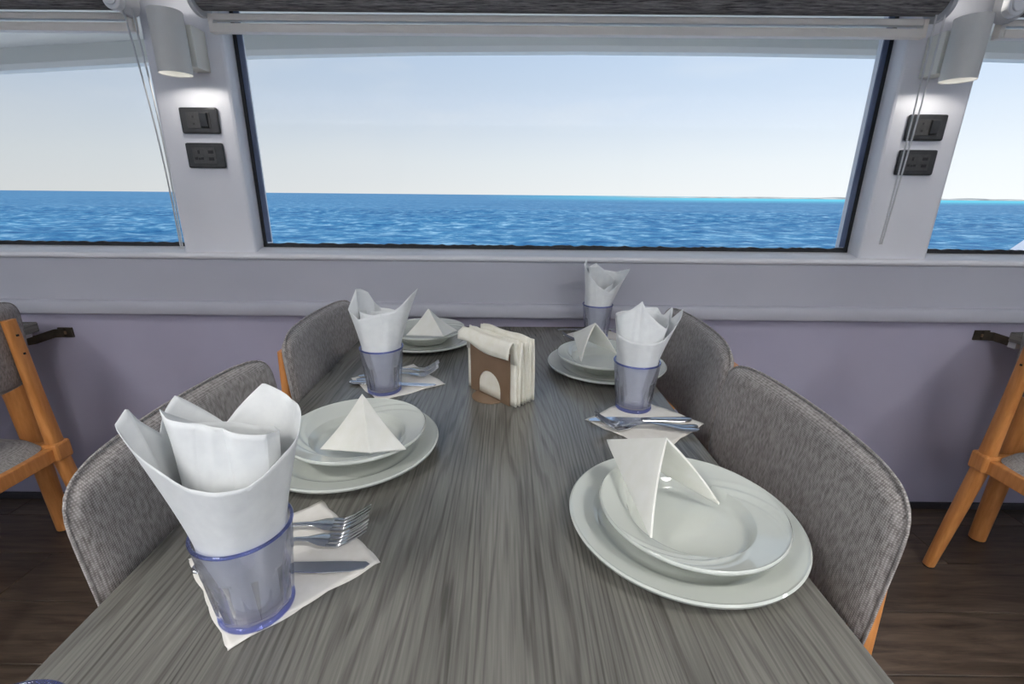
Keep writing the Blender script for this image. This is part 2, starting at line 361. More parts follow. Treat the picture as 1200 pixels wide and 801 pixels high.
# added uplight on the unseen rear wall: its strip raises the ambient off the ceiling
cv = empty('added_uplight', (0, YB, 1.80)); tag(cv, 'unseen uplight trough added along the rear wall as ambient fill', 'light')
build('trough', MB().box(-4.2, 4.2, 0, .16, 0, .012).box(-4.2, 4.2, .148, .16, .012, .07), M['whiteplastic'], cv)
build('strip', MB().box(-4.15, 4.15, .05, .09, .0125, .02), M['lamp_glow'], cv)
ld = bpy.data.lights.new('uplight_fill', 'AREA'); ld.shape = 'RECTANGLE'; ld.size = 8.2; ld.size_y = .06; ld.energy = FILL_W; ld.color = (1, .98, .95)
lo = bpy.data.objects.new('uplight_fill', ld); col.objects.link(lo); lo.parent = cv; lo.location = (0, .07, .03); lo.rotation_euler = (PI-.5, 0, 0)

# ================================================================== outside
SEA = -3.0
def seacolor(m):
    ns, ln, b = nodes(m)
    g = ns.new('ShaderNodeNewGeometry'); s = ns.new('ShaderNodeSeparateXYZ'); ln.new(g.outputs['Position'], s.inputs[0])
    # small and large streaky ripples
    mp = ns.new('ShaderNodeMapping'); mp.inputs['Scale'].default_value = (.55, .8, .5); ln.new(g.outputs['Position'], mp.inputs[0])
    n1 = ns.new('ShaderNodeTexNoise'); n1.inputs['Scale'].default_value = .8; n1.inputs['Detail'].default_value = 11; n1.inputs['Roughness'].default_value = .68; ln.new(mp.outputs[0], n1.inputs['Vector'])
    r = ns.new('ShaderNodeValToRGB'); e = r.color_ramp.elements
    e[0].position = .36; e[0].color = lin(38, 100, 146); e[1].position = .68; e[1].color = lin(174, 211, 226)
    q = e.new(.52); q.color = lin(78, 141, 176)
    ln.new(n1.outputs['Fac'], r.inputs[0])
    mpl = ns.new('ShaderNodeMapping'); mpl.inputs['Scale'].default_value = (.02, .05, .5); ln.new(g.outputs['Position'], mpl.inputs[0])
    nl = ns.new('ShaderNodeTexNoise'); nl.inputs['Scale'].default_value = 1.0; nl.inputs['Detail'].default_value = 8; nl.inputs['Roughness'].default_value = .7; ln.new(mpl.outputs[0], nl.inputs['Vector'])
    rl = ns.new('ShaderNodeValToRGB'); rl.color_ramp.elements[0].position = .34; rl.color_ramp.elements[1].position = .64
    rl.color_ramp.elements[0].color = (.62, .70, .78, 1); rl.color_ramp.elements[1].color = (1, 1, 1, 1); ln.new(nl.outputs['Fac'], rl.inputs[0])
    ml0 = ns.new('ShaderNodeMixRGB'); ml0.blend_type = 'MULTIPLY'; ml0.inputs[0].default_value = 1; ln.new(r.outputs[0], ml0.inputs[1]); ln.new(rl.outputs[0], ml0.inputs[2])
    # whitecap flecks
    v = ns.new('ShaderNodeTexNoise'); v.inputs['Scale'].default_value = 1.1; v.inputs['Detail'].default_value = 7; v.inputs['Roughness'].default_value = .75; ln.new(mp.outputs[0], v.inputs['Vector'])
    vr = ns.new('ShaderNodeValToRGB'); vr.color_ramp.elements[0].position = .70; vr.color_ramp.elements[1].position = .76; ln.new(v.outputs['Fac'], vr.inputs[0])
    m1 = ns.new('ShaderNodeMixRGB'); ln.new(vr.outputs[0], m1.inputs[0]); ln.new(ml0.outputs[0], m1.inputs[1]); m1.inputs[2].default_value = lin(225, 238, 245)
    # shallow turquoise lagoon far out to the right
    d1 = ns.new('ShaderNodeMapRange'); d1.inputs['From Min'].default_value = 330; d1.inputs['From Max'].default_value = 700; ln.new(s.outputs['Y'], d1.inputs[0])
    dv = ns.new('ShaderNodeMath'); dv.operation = 'DIVIDE'; ln.new(s.outputs['X'], dv.inputs[0]); ln.new(s.outputs['Y'], dv.inputs[1])
    d2_ = ns.new('ShaderNodeMapRange'); d2_.inputs['From Min'].default_value = -.08; d2_.inputs['From Max'].default_value = .40; ln.new(dv.outputs[0], d2_.inputs[0])
    ml = ns.new('ShaderNodeMath'); ml.operation = 'MULTIPLY'; ln.new(d1.outputs[0], ml.inputs[0]); ln.new(d2_.outputs[0], ml.inputs[1])
    m2 = ns.new('ShaderNodeMixRGB'); ln.new(ml.outputs[0], m2.inputs[0]); ln.new(m1.outputs[0], m2.inputs[1]); m2.inputs[2].default_value = lin(96, 200, 212)
    ln.new(m2.outputs[0], b.inputs['Base Color'])
    bp = ns.new('ShaderNodeBump'); bp.inputs['Strength'].default_value = .5; bp.inputs['Distance'].default_value = .3; ln.new(n1.outputs['Fac'], bp.inputs['Height']); ln.new(bp.outputs[0], b.inputs['Normal'])
M['sea'] = mat('blue_sea_water', lin(40, 110, 180), .5, spec=.03); seacolor(M['sea'])
# near water as real waves
X = np.arange(-170, 170.1, .85); Y = np.arange(9, 150, .7)
GX, GY = np.meshgrid(X, Y)
Z = np.zeros_like(GX); rng = np.random.RandomState(4)
for k in range(26):
    lam = rng.uniform(1.6, 14); a = rng.normal(PI*.42, .5); kx, ky = math.cos(a)*2*PI/lam, math.sin(a)*2*PI/lam
    ph = GX*kx + GY*ky + rng.uniform(0, 6.28); Z += lam*.0042*(1-2*np.abs(np.sin(ph/2)))
Z *= np.clip((150-GY)/25, 0, 1)*np.clip((170-np.abs(GX))/20, 0, 1)
ny_, nx_ = GX.shape
V = np.stack([GX, GY, SEA+Z], -1).reshape(-1, 3)
idx = np.arange(ny_*nx_).reshape(ny_, nx_)
Fq = np.stack([idx[:-1,:-1], idx[:-1,1:], idx[1:,1:], idx[1:,:-1]], -1).reshape(-1, 4)
me = bpy.data.meshes.new('sea'); me.from_pydata(V.tolist(), [], Fq.tolist())
far = MB()
S_ = 45000
far.add([(-S_,149.8,SEA),(S_,149.8,SEA),(S_,S_,SEA),(-S_,S_,SEA)], [(0,1,2,3)])
far.add([(-S_,-400,SEA-.0),(-169.5,-400,SEA),(-169.5,149.8,SEA),(-S_,149.8,SEA)], [(0,1,2,3)])
far.add([(169.5,-400,SEA),(S_,-400,SEA),(S_,149.8,SEA),(169.5,149.8,SEA)], [(0,1,2,3)])
far.add([(-169.5,-400,SEA),(169.5,-400,SEA),(169.5,9.2,SEA),(-169.5,9.2,SEA)], [(0,1,2,3)])
me.materials.append(M['sea'])
for p in me.polygons: p.use_smooth = True
sea = bpy.data.objects.new('sea', me); col.objects.link(sea)
tag(sea, 'rippled deep blue sea outside the saloon windows', 'sea', kind='stuff')
sf = build('open_water', far, M['sea'], sea, fixn=False)
# low sandy island on the horizon to the right
M['sand'] = mat('pale_sand_shore', lin(200, 196, 186), .9); noise_color(M['sand'], lin(150, 152, 146), lin(214, 208, 196), .02, (1, 1, 1), 6)
isl = []; n = 160
random.seed(11)
for i in range(n+1):
    u = i/n; x = 260 + 2600*u
    h = (2.2 + 5.0*min(1, u*3))*(.55+.45*abs(math.sin(u*17+1.3*math.sin(u*41)))) * min(1, (1-u)*12, u*14+.05)
    yy = 1500 + 40*math.sin(u*5)
    isl.append([(x, yy-20, SEA-.5), (x, yy, SEA+h*.75), (x, yy+40, SEA+h), (x, yy+110, SEA+h*.4), (x, yy+150, SEA-.5)])
tag(build('island', MB().grid(isl), M['sand'], smooth=True), 'thin pale sandy island on the horizon seen through the right side of the windows', 'island')
# roof overhang with a down-turned lip, following the deck's camber
ov = [(-5.2, 1.62), (-3.4, 1.665), (-2.34, 1.703), (-1.642, 1.742), (-1.149, 1.773), (-.4, 1.792), (.3, 1.800), (1.0, 1.800), (1.672, 1.794), (2.33, 1.782), (3.4, 1.76), (5.2, 1.72)]
rings = []
for x, z in ov:
    prof = [(1.72, 2.02), (2.36, z+.085), (2.36, z+.02), (2.375, z), (2.43, z), (2.44, z+.02), (2.44, z+.14), (1.72, 2.12)]
    rings.append([(x, yy, zz) for yy, zz in prof])
tag(build('roof_overhang', MB().loft(rings), M['soffit'], smooth=True, auto=30), 'pale grey roof overhang outside along the top of the windows', 'overhang')
tag(build('bounce_deck', MB().box(-6, 6, 1.75, 3.8, .10, .159), M['hull']), 'unseen white deck added below the windows to bounce sun onto the overhang', 'deck')  # out of view; added to throw sunlight up onto the overhang
# white bulwark outside the right-hand window
bl = MB().prism([(2.95, .16), (2.95, .46), (3.366, .779), (3.428, .827), (3.552, .933), (3.95, 1.26), (5.0, 1.36), (5.0, .16)], 'y', 2.55, 3.29)
tag(build('bulwark', bl, M['hull'], bevel=.006), 'white glossy bulwark outside the lower corner of the right window', 'bulwark')

# ================================================================== blinds
def blind(name_label, x0, x1, chain_x, cap_x, chain_end, cap_side):
    t = empty('roller_blind', ((x0+x1)/2, 1.50, 1.70)); tag(t, name_label, 'blind', 'roller blinds over the windows')
    hw = (x1-x0)/2
    n = 40; rings = []
    r0 = .042
    for i in range(n+1):
        x = -hw + 2*hw*i/n
        rings.append([(x, r0*math.cos(2*PI*k/32), .009+r0*math.sin(2*PI*k/32)) for k in range(32)])
    build('fabric_roll', MB().loft(rings), M['blind'], t, smooth=True, auto=50)
    rl = build('bottom_rail', MB().box(-hw+.012, hw-.012, .016, .040, -.080, -.058).box(-hw+.012, hw-.012, .020, .040, -.050, -.033), M['rail'], t, bevel=.002)
    for s_ in (-1, 1):
        x = s_*(hw-.006)
        build('rail_end_cap', MB().box(x-.007, x+.007, .018, .042, -.080, -.034), M['rail'], t, bevel=.002)
        pl = [(0, .06), (-.052, .06), (-.052, -.01)]
        pl = [(-.05*math.cos(PI*k/12), -.012-.038*math.sin(PI*k/12)) for k in range(13)] + [(.05, .09), (-.05, .09)]
        xo = s_*(hw+.006)
        build('end_bracket', MB().prism(pl, 'x', xo-.006, xo+.006), M['bracket'], t, bevel=.002)
    # chain: two strands hanging from the side cap
    cx = cap_x-(x0+x1)/2
    if cap_side:
        ov_ = [(.024*math.cos(PI+PI*k/10), -.030+.024*math.sin(PI+PI*k/10)) for k in range(11)] + [(.024*math.cos(PI*k/10), .06+.024*math.sin(PI*k/10)) for k in range(11)]
        cpb = build('chain_cover', MB().prism(ov_, 'y', -.068, -.046), M['whiteplastic'], t, bevel=.004)
        cpb.location = (cx, 0, 0)
        ov2 = [(u*.72, .015+(v-.015)*.86) for u, v in ov_]
        build('cover_plate', MB().prism(ov2, 'y', -.073, -.068), M['whiteplastic'], cpb, bevel=.002)
    ze = chain_end - 1.70
    for a, b_ in ((-.012, 0), (.012, .006)):
        pts = []; rad = []; m_ = 320
        for i in range(m_+1):
            u = i/m_
            xx = cx + chain_x + a*(1-u)**1.2 + b_*u + .010*math.sin(u*PI)*(1 if cap_side else .4)
            pts.append((xx, -.03 + .02*u, -.04 + (ze+.04)*u)); rad.append(.0031 if i % 2 == 0 else .0012)
        build('bead_chain', MB().tube(pts, rad, 6), M['chain'], t, smooth=True)
    return t
blind('charcoal roller blind above the large centre window with beige bottom rail', -.835, 1.190, -.010, 1.190, 1.05, False)
blind('charcoal roller blind above the left window with white oval chain cover', -3.36, -1.052, .012, -1.034, 1.015, True)
blind('charcoal roller blind above the right window with white oval chain cover', 1.395, 3.70, .03, 1.345, 1.70, True)

# ================================================================== wall sconces
def sconce(cx, bx0, bx1, label):
    t = empty('wall_sconce', (cx, 1.57, 1.58)); tag(t, label, 'lamp', 'wall sconces on the window pillars')
    build('mount_block', MB().box(bx0-cx, bx1-cx, -.062, 0, -.052, .055), M['fixture2'], t, bevel=.002)
    sh = build('shade', MB().lathe([(.040, -.075), (.042, -.077), (.042, .077), (.040, .077), (.040, .030), (.0001, .030), (.0001, .028), (.039, .028), (.039, -.028), (.0395, -.075)], 48), M['fixture'], t, smooth=True, auto=40, loc=(0, -.095, 0))
    build('bulb', MB().lathe([(.0001, -.062), (.030, -.062), (.0385, -.058), (.0385, -.050), (.0001, -.050)], 40), M['lamp_glow'], sh, smooth=True, auto=40)
    for sgn, pw_ in ((-1, SPOT_W), (1, SPOT_W*.35)):
        ld = bpy.data.lights.new('sconce_light', 'SPOT'); ld.energy = pw_; ld.spot_size = math.radians(168); ld.spot_blend = .25; ld.shadow_soft_size = .03; ld.color = (1, .96, .9)
        lo = bpy.data.objects.new('sconce_light', ld); col.objects.link(lo); lo.parent = sh; lo.location = (0, 0, -.0735 if sgn < 0 else .0735)
        lo.rotation_euler = (0 if sgn < 0 else PI, 0, 0)
    return t
sconce(-.925, -.925, -.880, 'grey cylinder wall lamp on the pillar left of the centre window')
sconce(1.275, 1.236, 1.28, 'grey cylinder wall lamp on the pillar right of the centre window')

# ================================================================== sockets
def socket(cx, cz, kind, label):
    t = empty('socket_plate', (cx, 1.57, cz)); tag(t, label, 'socket', 'electric sockets on the window pillars')
    build('cover', MB().box(-.058, .058, -.012, 0, -.037, .037), M['socket'], t, bevel=.005)
    build('insert', MB().box(-.036, .036, -.014, -.0121, -.023, .023), M['socket2'], t, bevel=.001)
    if kind == 0:      # two-pin outlet and rocker switch
        for dz in (-.010, .010):
            build('pin_hole', MB().box(-.0185, -.0135, -.0146, -.0138, dz-.003, dz+.003), M['hole'], t)
        rk = MB().prism([(-.0141, -.022), (-.0185, -.018), (-.0225, .018), (-.0141, .022)], 'x', .006, .030)
        build('rocker_switch', rk, M['socket'], t, bevel=.0015)
    else:              # universal outlet with usb ports
        for dx, dz, w, h in ((-.017, .010, .003, .005), (-.027, -.009, .004, .0035), (-.008, -.009, .004, .0035), (-.017, -.010, .003, .003)):
            build('pin_hole', MB().box(dx-w, dx+w, -.0146, -.0138, dz-h, dz+h), M['hole'], t)
        for dz in (-.010, .010):
            build('usb_port', MB().box(.013, .029, -.0148, -.0138, dz-.0045, dz+.0045), M['hole'], t)
socket(-.936, 1.396, 0, 'black socket with rocker switch, upper one on the left pillar')
socket(-.936, 1.296, 1, 'black socket with usb ports, lower one on the left pillar')
socket(1.291, 1.394, 0, 'black socket with rocker switch, upper one on the right pillar')
socket(1.287, 1.294, 1, 'black socket with usb ports, lower one on the right pillar')

# ================================================================== tables
T = .760
def table(cx, rz, y0, y1, hw, label, group='dining tables'):
    t = empty('dining_table', (cx, 0, 0), rz); tag(t, label, 'table', group)
    r = .012; c = []
    for (px, py, a0) in ((hw-r, y1-r, 0), (-hw+r, y1-r, 90), (-hw+r, y0+r, 180), (hw-r, y0+r, 270)):
        for k in range(5):
            a = math.radians(a0+90*k/4); c.append((px+r*math.cos(a), py+r*math.sin(a)))
    build('tabletop', MB().prism(c, 'z', T-.032, T), M['table'], t, bevel=.0025)
    build('apron', MB().box(-hw+.09, hw-.09, y0+.09, y0+.11, T-.09, T-.033).box(-hw+.09, hw-.09, y1-.11, y1-.09, T-.09, T-.033)
          .box(-hw+.09, -hw+.11, y0+.115, y1-.115, T-.09, T-.033).box(hw-.11, hw-.09, y0+.115, y1-.115, T-.09, T-.033), M['beech'], t)
    for sx_ in (-1, 1):
        for yy, sy_ in ((y0+.075, -1), (y1-.105, 1)):
            xx = sx_*(hw-.045)
            rings = [[(xx+sx_*s_*.02+rr*math.cos(2*PI*k/20), yy+sy_*s_*.0+rr*math.sin(2*PI*k/20), z) for k in range(20)] for z, rr, s_ in ((.006, .024, 1), (.30, .028, .6), (T-.033, .036, 0))]
            lg = build('leg', MB().loft(rings), M['beech'], t, smooth=True, auto=40)
            build('foot_cap', MB().lathe([(.0001, 0), (.022, 0), (.022, .006), (.0001, .006)], 16, (xx+sx_*.02, yy, 0)), M['foot'], lg)
    # steel bracket holding the table end to the wall
    for sx_ in (-1, 1):
        x = sx_*(hw-.05)
        bk = build('wall_bracket', MB().box(x-.045, x+.018, y1-.03, y1-.005, T-.052, T-.033), M['bracket'], t)
    return t
table(0, .0268, .12, 1.526, .40, 'grey oak dining table set for four in the foreground')
def wallbracket(x0, x1, z, label):
    t = empty('wall_bracket', (x0, YW, z)); tag(t, label, 'bracket', 'iron brackets fixing the side tables to the wall')
    s_ = 1 if x1 > x0 else -1
    w = abs(x1-x0)
    build('wall_plate', MB().box(-.026, .026, -.006, 0, -.018, .018), M['iron'], t, bevel=.001)
    # flat strap bent from the wall plate out to the table
    pts = [(s_*.0, -.008, 0), (s_*.030, -.014, -.001), (s_*w*.7, -.055, -.012), (s_*w, -.078, -.014)]
    rings = [[(x, y, z_-.015), (x, y-.004, z_-.015), (x, y-.004, z_+.015), (x, y, z_+.015)] for x, y, z_ in pts]
    build('strap', MB().loft(rings), M['iron'], t)
    build('bolt', MB().box(-.006, .006, -.011, -.006, -.006, .006), M['brown'], t, bevel=.002)

# ================================================================== chairs
def make_chair():
    # local: faces +x, rear posts at x=0, floor z=0
    t = empty('dining_chair')
    # upholstered curved back pad
    W2, Z0, Z1, TH = .222, .640, .893, .036
    nu, nv = 36, 18
    def pad_pt(u, v, side):
        # u,v in [-1,1]; squircle mapping for rounded corners
        p = 6.5
        m_ = max(abs(u), abs(v)); 
        if m_ > 0:
            q = (abs(u)**p + abs(v)**p)**(1/p); k = m_/q
        else: k = 1
        uu, vv = u*k, v*k
        y = uu*W2; z = (Z0+Z1)/2 + vv*(Z1-Z0)/2
        curve = .026*(uu*uu-.75)             # ends come forward
        edge = max(0, 1-m_**7)**.5
        x = .020 + curve - .06*(z-Z0)/(Z1-Z0)*.35 + side*TH/2*edge + TH/2
        return (x, y, z)
    g1 = [[pad_pt(-1+2*i/nu, -1+2*j/nv, 1) for i in range(nu+1)] for j in range(nv+1)]
    g2 = [[pad_pt(-1+2*i/nu, -1+2*j/nv, -1) for i in range(nu+1)] for j in range(nv+1)]
    mb = MB().grid(g1).grid(g2)
    pad = build('back_pad', mb, M['fabric'], t, smooth=True)
    w = pad.modifiers.new('weld', 'WELD'); w.merge_threshold = .0006
    # piping along the outer edge
    loop = []
    for i in range(nu): loop.append(pad_pt(-1+2*i/nu, -1, 0))
    for j in range(nv): loop.append(pad_pt(1, -1+2*j/nv, 0))
    for i in range(nu): loop.append(pad_pt(1-2*i/nu, 1, 0))
    for j in range(nv+1): loop.append(pad_pt(-1, 1-2*j/nv, 0))
    build('piping', MB().tube(loop, .0019, 6), M['fabric'], pad, smooth=True)
    for s_ in (-1, 1):
        def P(z):     # rear post: splayed sideways, reclined above the seat
            y = s_*(.212 - .060*z/.84)
            x = -.012*max(0, (z-.45)/.4) - .03*max(0, (.42-z)/.42)
            return x, y
        rings = []
        for z, hx, hy in ((.006, .014, .015), (.2, .017, .018), (.42, .019, .020), (.60, .013, .019), (.72, .011, .019), (.845, .008, .018)):
            x, y = P(z); rings.append([(x+hx*1.0*math.copysign(abs(math.cos(a))**.6, math.cos(a)), y+hy*math.copysign(abs(math.sin(a))**.6, math.sin(a)), z) for a in [2*PI*k/16 for k in range(16)]])
        lg = build('rear_leg', MB().loft(rings), M['beech'], t, smooth=True, auto=50)
        x, y = P(0); build('foot_cap', MB().lathe([(.0001, 0), (.014, 0), (.014, .006), (.0001, .006)], 14, (x, y, 0)), M['foot'], lg)
        for z in (.80, .745):
            x, y = P(z); build('screw', MB().box(x-.0125, x-.006, y-.0028, y+.0028, z-.0028, z+.0028), M['foot'], lg)
        x, y = P(.425)
        build('joint_block', MB().box(x-.024, x+.024, y-.026, y+.026, .392, .452), M['beech'], t, bevel=.008)
        # front leg
        rings = [[(xx+rr_*math.cos(2*PI*k/18), s_*yy+rr_*math.sin(2*PI*k/18), z) for k in range(18)] for z, rr_, xx, yy in ((.006, .015, .385, .205), (.25, .019, .375, .198), (.44, .022, .365, .19))]
        fg = build('front_leg', MB().loft(rings), M['beech'], t, smooth=True, auto=40)
        build('foot_cap', MB().lathe([(.0001, 0), (.014, 0), (.014, .006), (.0001, .006)], 14, (.385, s_*.205, 0)), M['foot'], fg)
        build('side_rail', MB().box(.024, .345, s_*.186-.011, s_*.186+.011, .395, .440), M['beech'], t, bevel=.004)
    build('rear_rail', MB().box(-.012, .012, -.165, .165, .395, .440), M['beech'], t, bevel=.004)
    build('front_rail', MB().box(.355, .377, -.170, .170, .395, .438), M['beech'], t, bevel=.004)
    # seat cushion
    ns_ = 24; g = []; g2 = []
    for j in range(ns_+1):
        a = []; b_ = []
        for i in range(ns_+1):
            u, v = -1+2*i/ns_, -1+2*j/ns_
            m_ = max(abs(u), abs(v)); q = (abs(u)**6+abs(v)**6)**(1/6); k = m_/q if m_ else 1
            x = .198+u*k*.195; y = v*k*(.192+.012*u)
            ed = max(0, 1-m_**6)**.5
            a.append((x, y, .440+.034*ed+.006*(1-u*u)*(1-v*v))); b_.append((x, y, .440-.001*ed))
        g.append(a); g2.append(b_)
    st = build('seat', MB().grid(g).grid(g2), M['fabric2'], t, smooth=True)
    w = st.modifiers.new('weld', 'WELD'); w.merge_threshold = .0006
    return t
chair0 = make_chair(); first = True
GRP = 'grey upholstered dining chairs'
for (x, y, rz, lab) in (
    (.480, .630, PI, 'grey upholstered chair in the right foreground beside the nearest plates'),
    (.497, 1.095, PI, 'grey upholstered chair on the far right side of the set table'),
    (-.466, .632, 0, 'grey upholstered chair on the left behind the large napkin glass'),
    (-.478, 1.155, 0, 'grey upholstered chair on the far left side of the set table'),
    (-1.375, 1.085, PI, 'chair at the left picture edge turned away with its back to the set table'),
    (1.480, 1.075, 0, 'chair at the right picture edge turned away with its back to the set table')):
    c = chair0 if first else copy_tree(chair0); first = False
    c.location = (x, y, 0); c.rotation_euler = (0, 0, rz); tag(c, lab, 'chair', GRP)
table(-1.985, 0, .25, 1.525, .40, 'grey oak table beyond the left picture edge, orange leg in view')
table(2.115, 0, .25, 1.525, .40, 'grey oak table beyond the right picture edge, orange leg in view')
wallbracket(-1.575, -1.66, .702, 'dark iron bracket on the lilac wall at the left picture edge')
wallbracket(1.70, 1.79, .726, 'dark iron bracket on the lilac wall at the right picture edge')

# ================================================================== plates
def plate_mesh(R, rim_z, well_r, well_z, foot_r, swirl=0, n=144):
    prof = []
    # top side from centre outward
    for k in range(7): r = well_r*.88*k/6; prof.append((max(r, .0002), well_z, 0))
    prof += [(well_r*.94, well_z+.0006, 0), (well_r, well_z+.004, 0), (well_r*1.06, well_z+(rim_z-well_z)*.55, .2)]
    for k in range(1, 21):
        u = k/20; prof.append((well_r*1.06+(R*.972-well_r*1.06)*u, well_z+(rim_z-well_z)*(.55+.42*u), 1 if u < .97 else .3))
    prof += [(R*.985, rim_z+.0008, 0), (R, rim_z-.001, 0), (R*.995, rim_z-.0042, 0), (R*.96, rim_z-.0062, 0)]
    prof += [(well_r*1.05, well_z-.003, 0), (foot_r+.003, .004, 0), (foot_r+.002, 0, 0), (foot_r-.003, 0, 0), (foot_r-.004, .003, 0), (.0002, .003, 0)]
    P = []
    for r, z, s_ in prof:
        row = []
        for k in range(n):
            a = 2*PI*k/n; zz = z
            if swirl and s_:
                ph = a + 1.2*(r-well_r)/(R-well_r)
                g = math.sin(ph*3)                        # three groups of curved grooves
                w_ = max(0, g)**.8
                zz += s_*.0012*w_*math.sin(ph*15)
            row.append((r*math.cos(a), r*math.sin(a), zz))
        P.append(row)
    mb = MB(); mb.grid(P, wrap=True); return mb
ch0 = build('charger_plate', plate_mesh(.150, .022, .110, .007, .085), M['plate'], smooth=True, auto=60)
sp0 = build('soup_plate', plate_mesh(.1155, .040, .074, .011, .05, swirl=1, n=240), M['plate'], smooth=True, auto=60)
sets = [((.264, .528), (.266, .511), 'at the near right of the table', 'front right', 20),
        ((-.244, .715), (-.229, .711), 'on the left behind the large napkin glass', 'left', 80),
        ((.274, 1.128), (.262, 1.116), 'on the far right behind the middle napkin glass', 'far right', 140),
        ((-.228, 1.337), (-.224, 1.331), 'at the far left end by the wall', 'far left', 50)]
for i, (c1, c2, where, nm, rot) in enumerate(sets):
    a = ch0 if i == 0 else ch0.copy(); b_ = sp0 if i == 0 else sp0.copy()
    if i: col.objects.link(a); col.objects.link(b_)
    a.location = (c1[0], c1[1], T+.0003); b_.location = (c2[0], c2[1], T+.0092)
    b_.rotation_euler = (0, 0, math.radians(rot))
    tag(a, 'large flat white charger plate '+where, 'plate', 'white charger plates')
    tag(b_, 'white soup plate with swirl rim '+where, 'plate', 'white soup plates')

# folded napkins: a triangle creased along its ridge, standing on three corners
def tent(A, B, C1, C2, label):
    A, B, C1, C2 = map(Vector, (A, B, C1, C2))
    mb = MB(); n = 10
    def flap(C, sgn):
        rows = []
        nrm = (A-B).cross(C-B).normalized()
        for i in range(n+1):
            u = i/n; row = []
            for j in range(n+1):
                v = j/n
                p = A.lerp(B, v).lerp(A.lerp(C, 1).lerp(B, v), 0)   # ridge point
                q = C.lerp(B, v)
                pt = A.lerp(B, v).lerp(q, u)
                pt = pt + nrm*sgn*.004*math.sin(PI*u)*(1-v)          # slight belly
                row.append(pt)
            rows.append(row)
        return rows
    f1 = flap(C1, -1); f2 = flap(C2, 1)
    mb.grid([f1[n-i] for i in range(n+1)] + f2[1:])
    base = Vector(((C1+C2+B)/3).to_tuple())
    o = build('folded_napkin', MB().add([Vector(p)-base for p in mb.v], mb.f), M['linen'], smooth=True, auto=35)
    o.location = base
    w = o.modifiers.new('weld', 'WELD'); w.merge_threshold = .0004
    s = o.modifiers.new('solid', 'SOLIDIFY'); s.thickness = .0032; s.offset = 0
    bv = o.modifiers.new('bevel', 'BEVEL'); bv.width = .001; bv.segments = 2; bv.limit_method = 'ANGLE'
    tag(o, label, 'napkin', 'folded cream napkins on the plates')
tent((.235, .536, .889), (.178, .626, .835), (.199, .451, .806), (.317, .537, .790), 'cream napkin folded into an open tent on the near right soup plate')
tent((-.206, .686, .880), (-.175, .605, .822), (-.274, .662, .793), (-.130, .639, .808), 'cream napkin folded into a pyramid on the left soup plate')
tent((.238, 1.113, .886), (.195, 1.188, .836), (.199, 1.056, .806), (.300, 1.129, .802), 'cream napkin folded into an open tent on the far right soup plate')
tent((-.205, 1.273, .880), (-.153, 1.200, .822), (-.268, 1.259, .806), (-.130, 1.31, .806), 'cream napkin folded into a pyramid on the far left soup plate')

# ================================================================== tumblers
def tumbler_parts(t):
    H, RB, RT, th = .104, .0365, .0470, .0024
    def outer(z): return RB + (RT-RB)*min(1, z/H)**.9
    n = 180; nf = 10; P = []
    zs = [0.0, .0015, .004, .010, .018, .027, .036, .045, .052, .058, .063, .068, .076, .088, .098, H-.001, H]
    for z in zs:
        row = []
        for k in range(n):
            a = 2*PI*k/n; u = (a*nf/(2*PI)) % 1.0
            top = .068 - .020*(2*u-1)**2*1.0        # arched flute tops
            r = outer(z)
            if .004 <= z < top:
                dist = math.cos(PI/nf)/math.cos((u-.5)*2*PI/nf)      # flat facet
                r = r*(.35+.65*dist) - .0012*math.sin(PI*u)
            if z < .0015: r -= .0012
            row.append((r*math.cos(a), r*math.sin(a), z))
        P.append(row)
    for z in (H, H-.001, .09, .06, .03, .011, .010):
        r = outer(z) - th if z > .0101 else .0002
        P.append([(r*math.cos(2*PI*k/n), r*math.sin(2*PI*k/n), z) for k in range(n)])
    build('cup', MB().grid(P, wrap=True), M['tumbler'], t, smooth=True, auto=16)
    build('rim', MB().lathe([(RT+.0006, H-.0026), (RT+.0008, H-.0008), (RT-.0005, H+.0009), (RT-th, H+.0002), (RT-th-.0004, H-.0026)], 96, closed=True), M['tumbler_rim'], t, smooth=True)
    build('base_ring', MB().lathe([(RB+.0006, .0005), (RB+.0012, .003), (RB+.0004, .0062), (RB-.005, .0065), (RB-.005, .0005)], 96, closed=True), M['tumbler_base'], t, smooth=True)
cups = [((-.238, .393), 'clear bluish plastic tumbler in the left foreground, largest of the glasses'),
        ((-.256, .975), 'clear bluish plastic tumbler on the left behind the left soup plate'),
        ((.290, .901), 'clear bluish plastic tumbler on the right between the two plate settings'),
        ((.297, 1.420), 'clear bluish plastic tumbler at the far right by the wall'),
        ((-.287, .188), 'clear bluish tumbler just peeking in at the bottom left picture corner')]
FLAT = .0012
cup0 = empty('tumbler'); tumbler_parts(cup0)
for i, ((x, y), lab) in enumerate(cups):
    c = cup0 if i == 0 else copy_tree(cup0)
    c.location = (x, y, T+FLAT*1.6 if i < 4 else T+.0002); tag(c, lab, 'tumbler', 'clear plastic tumblers'); c.rotation_euler = (0, 0, i*.3)

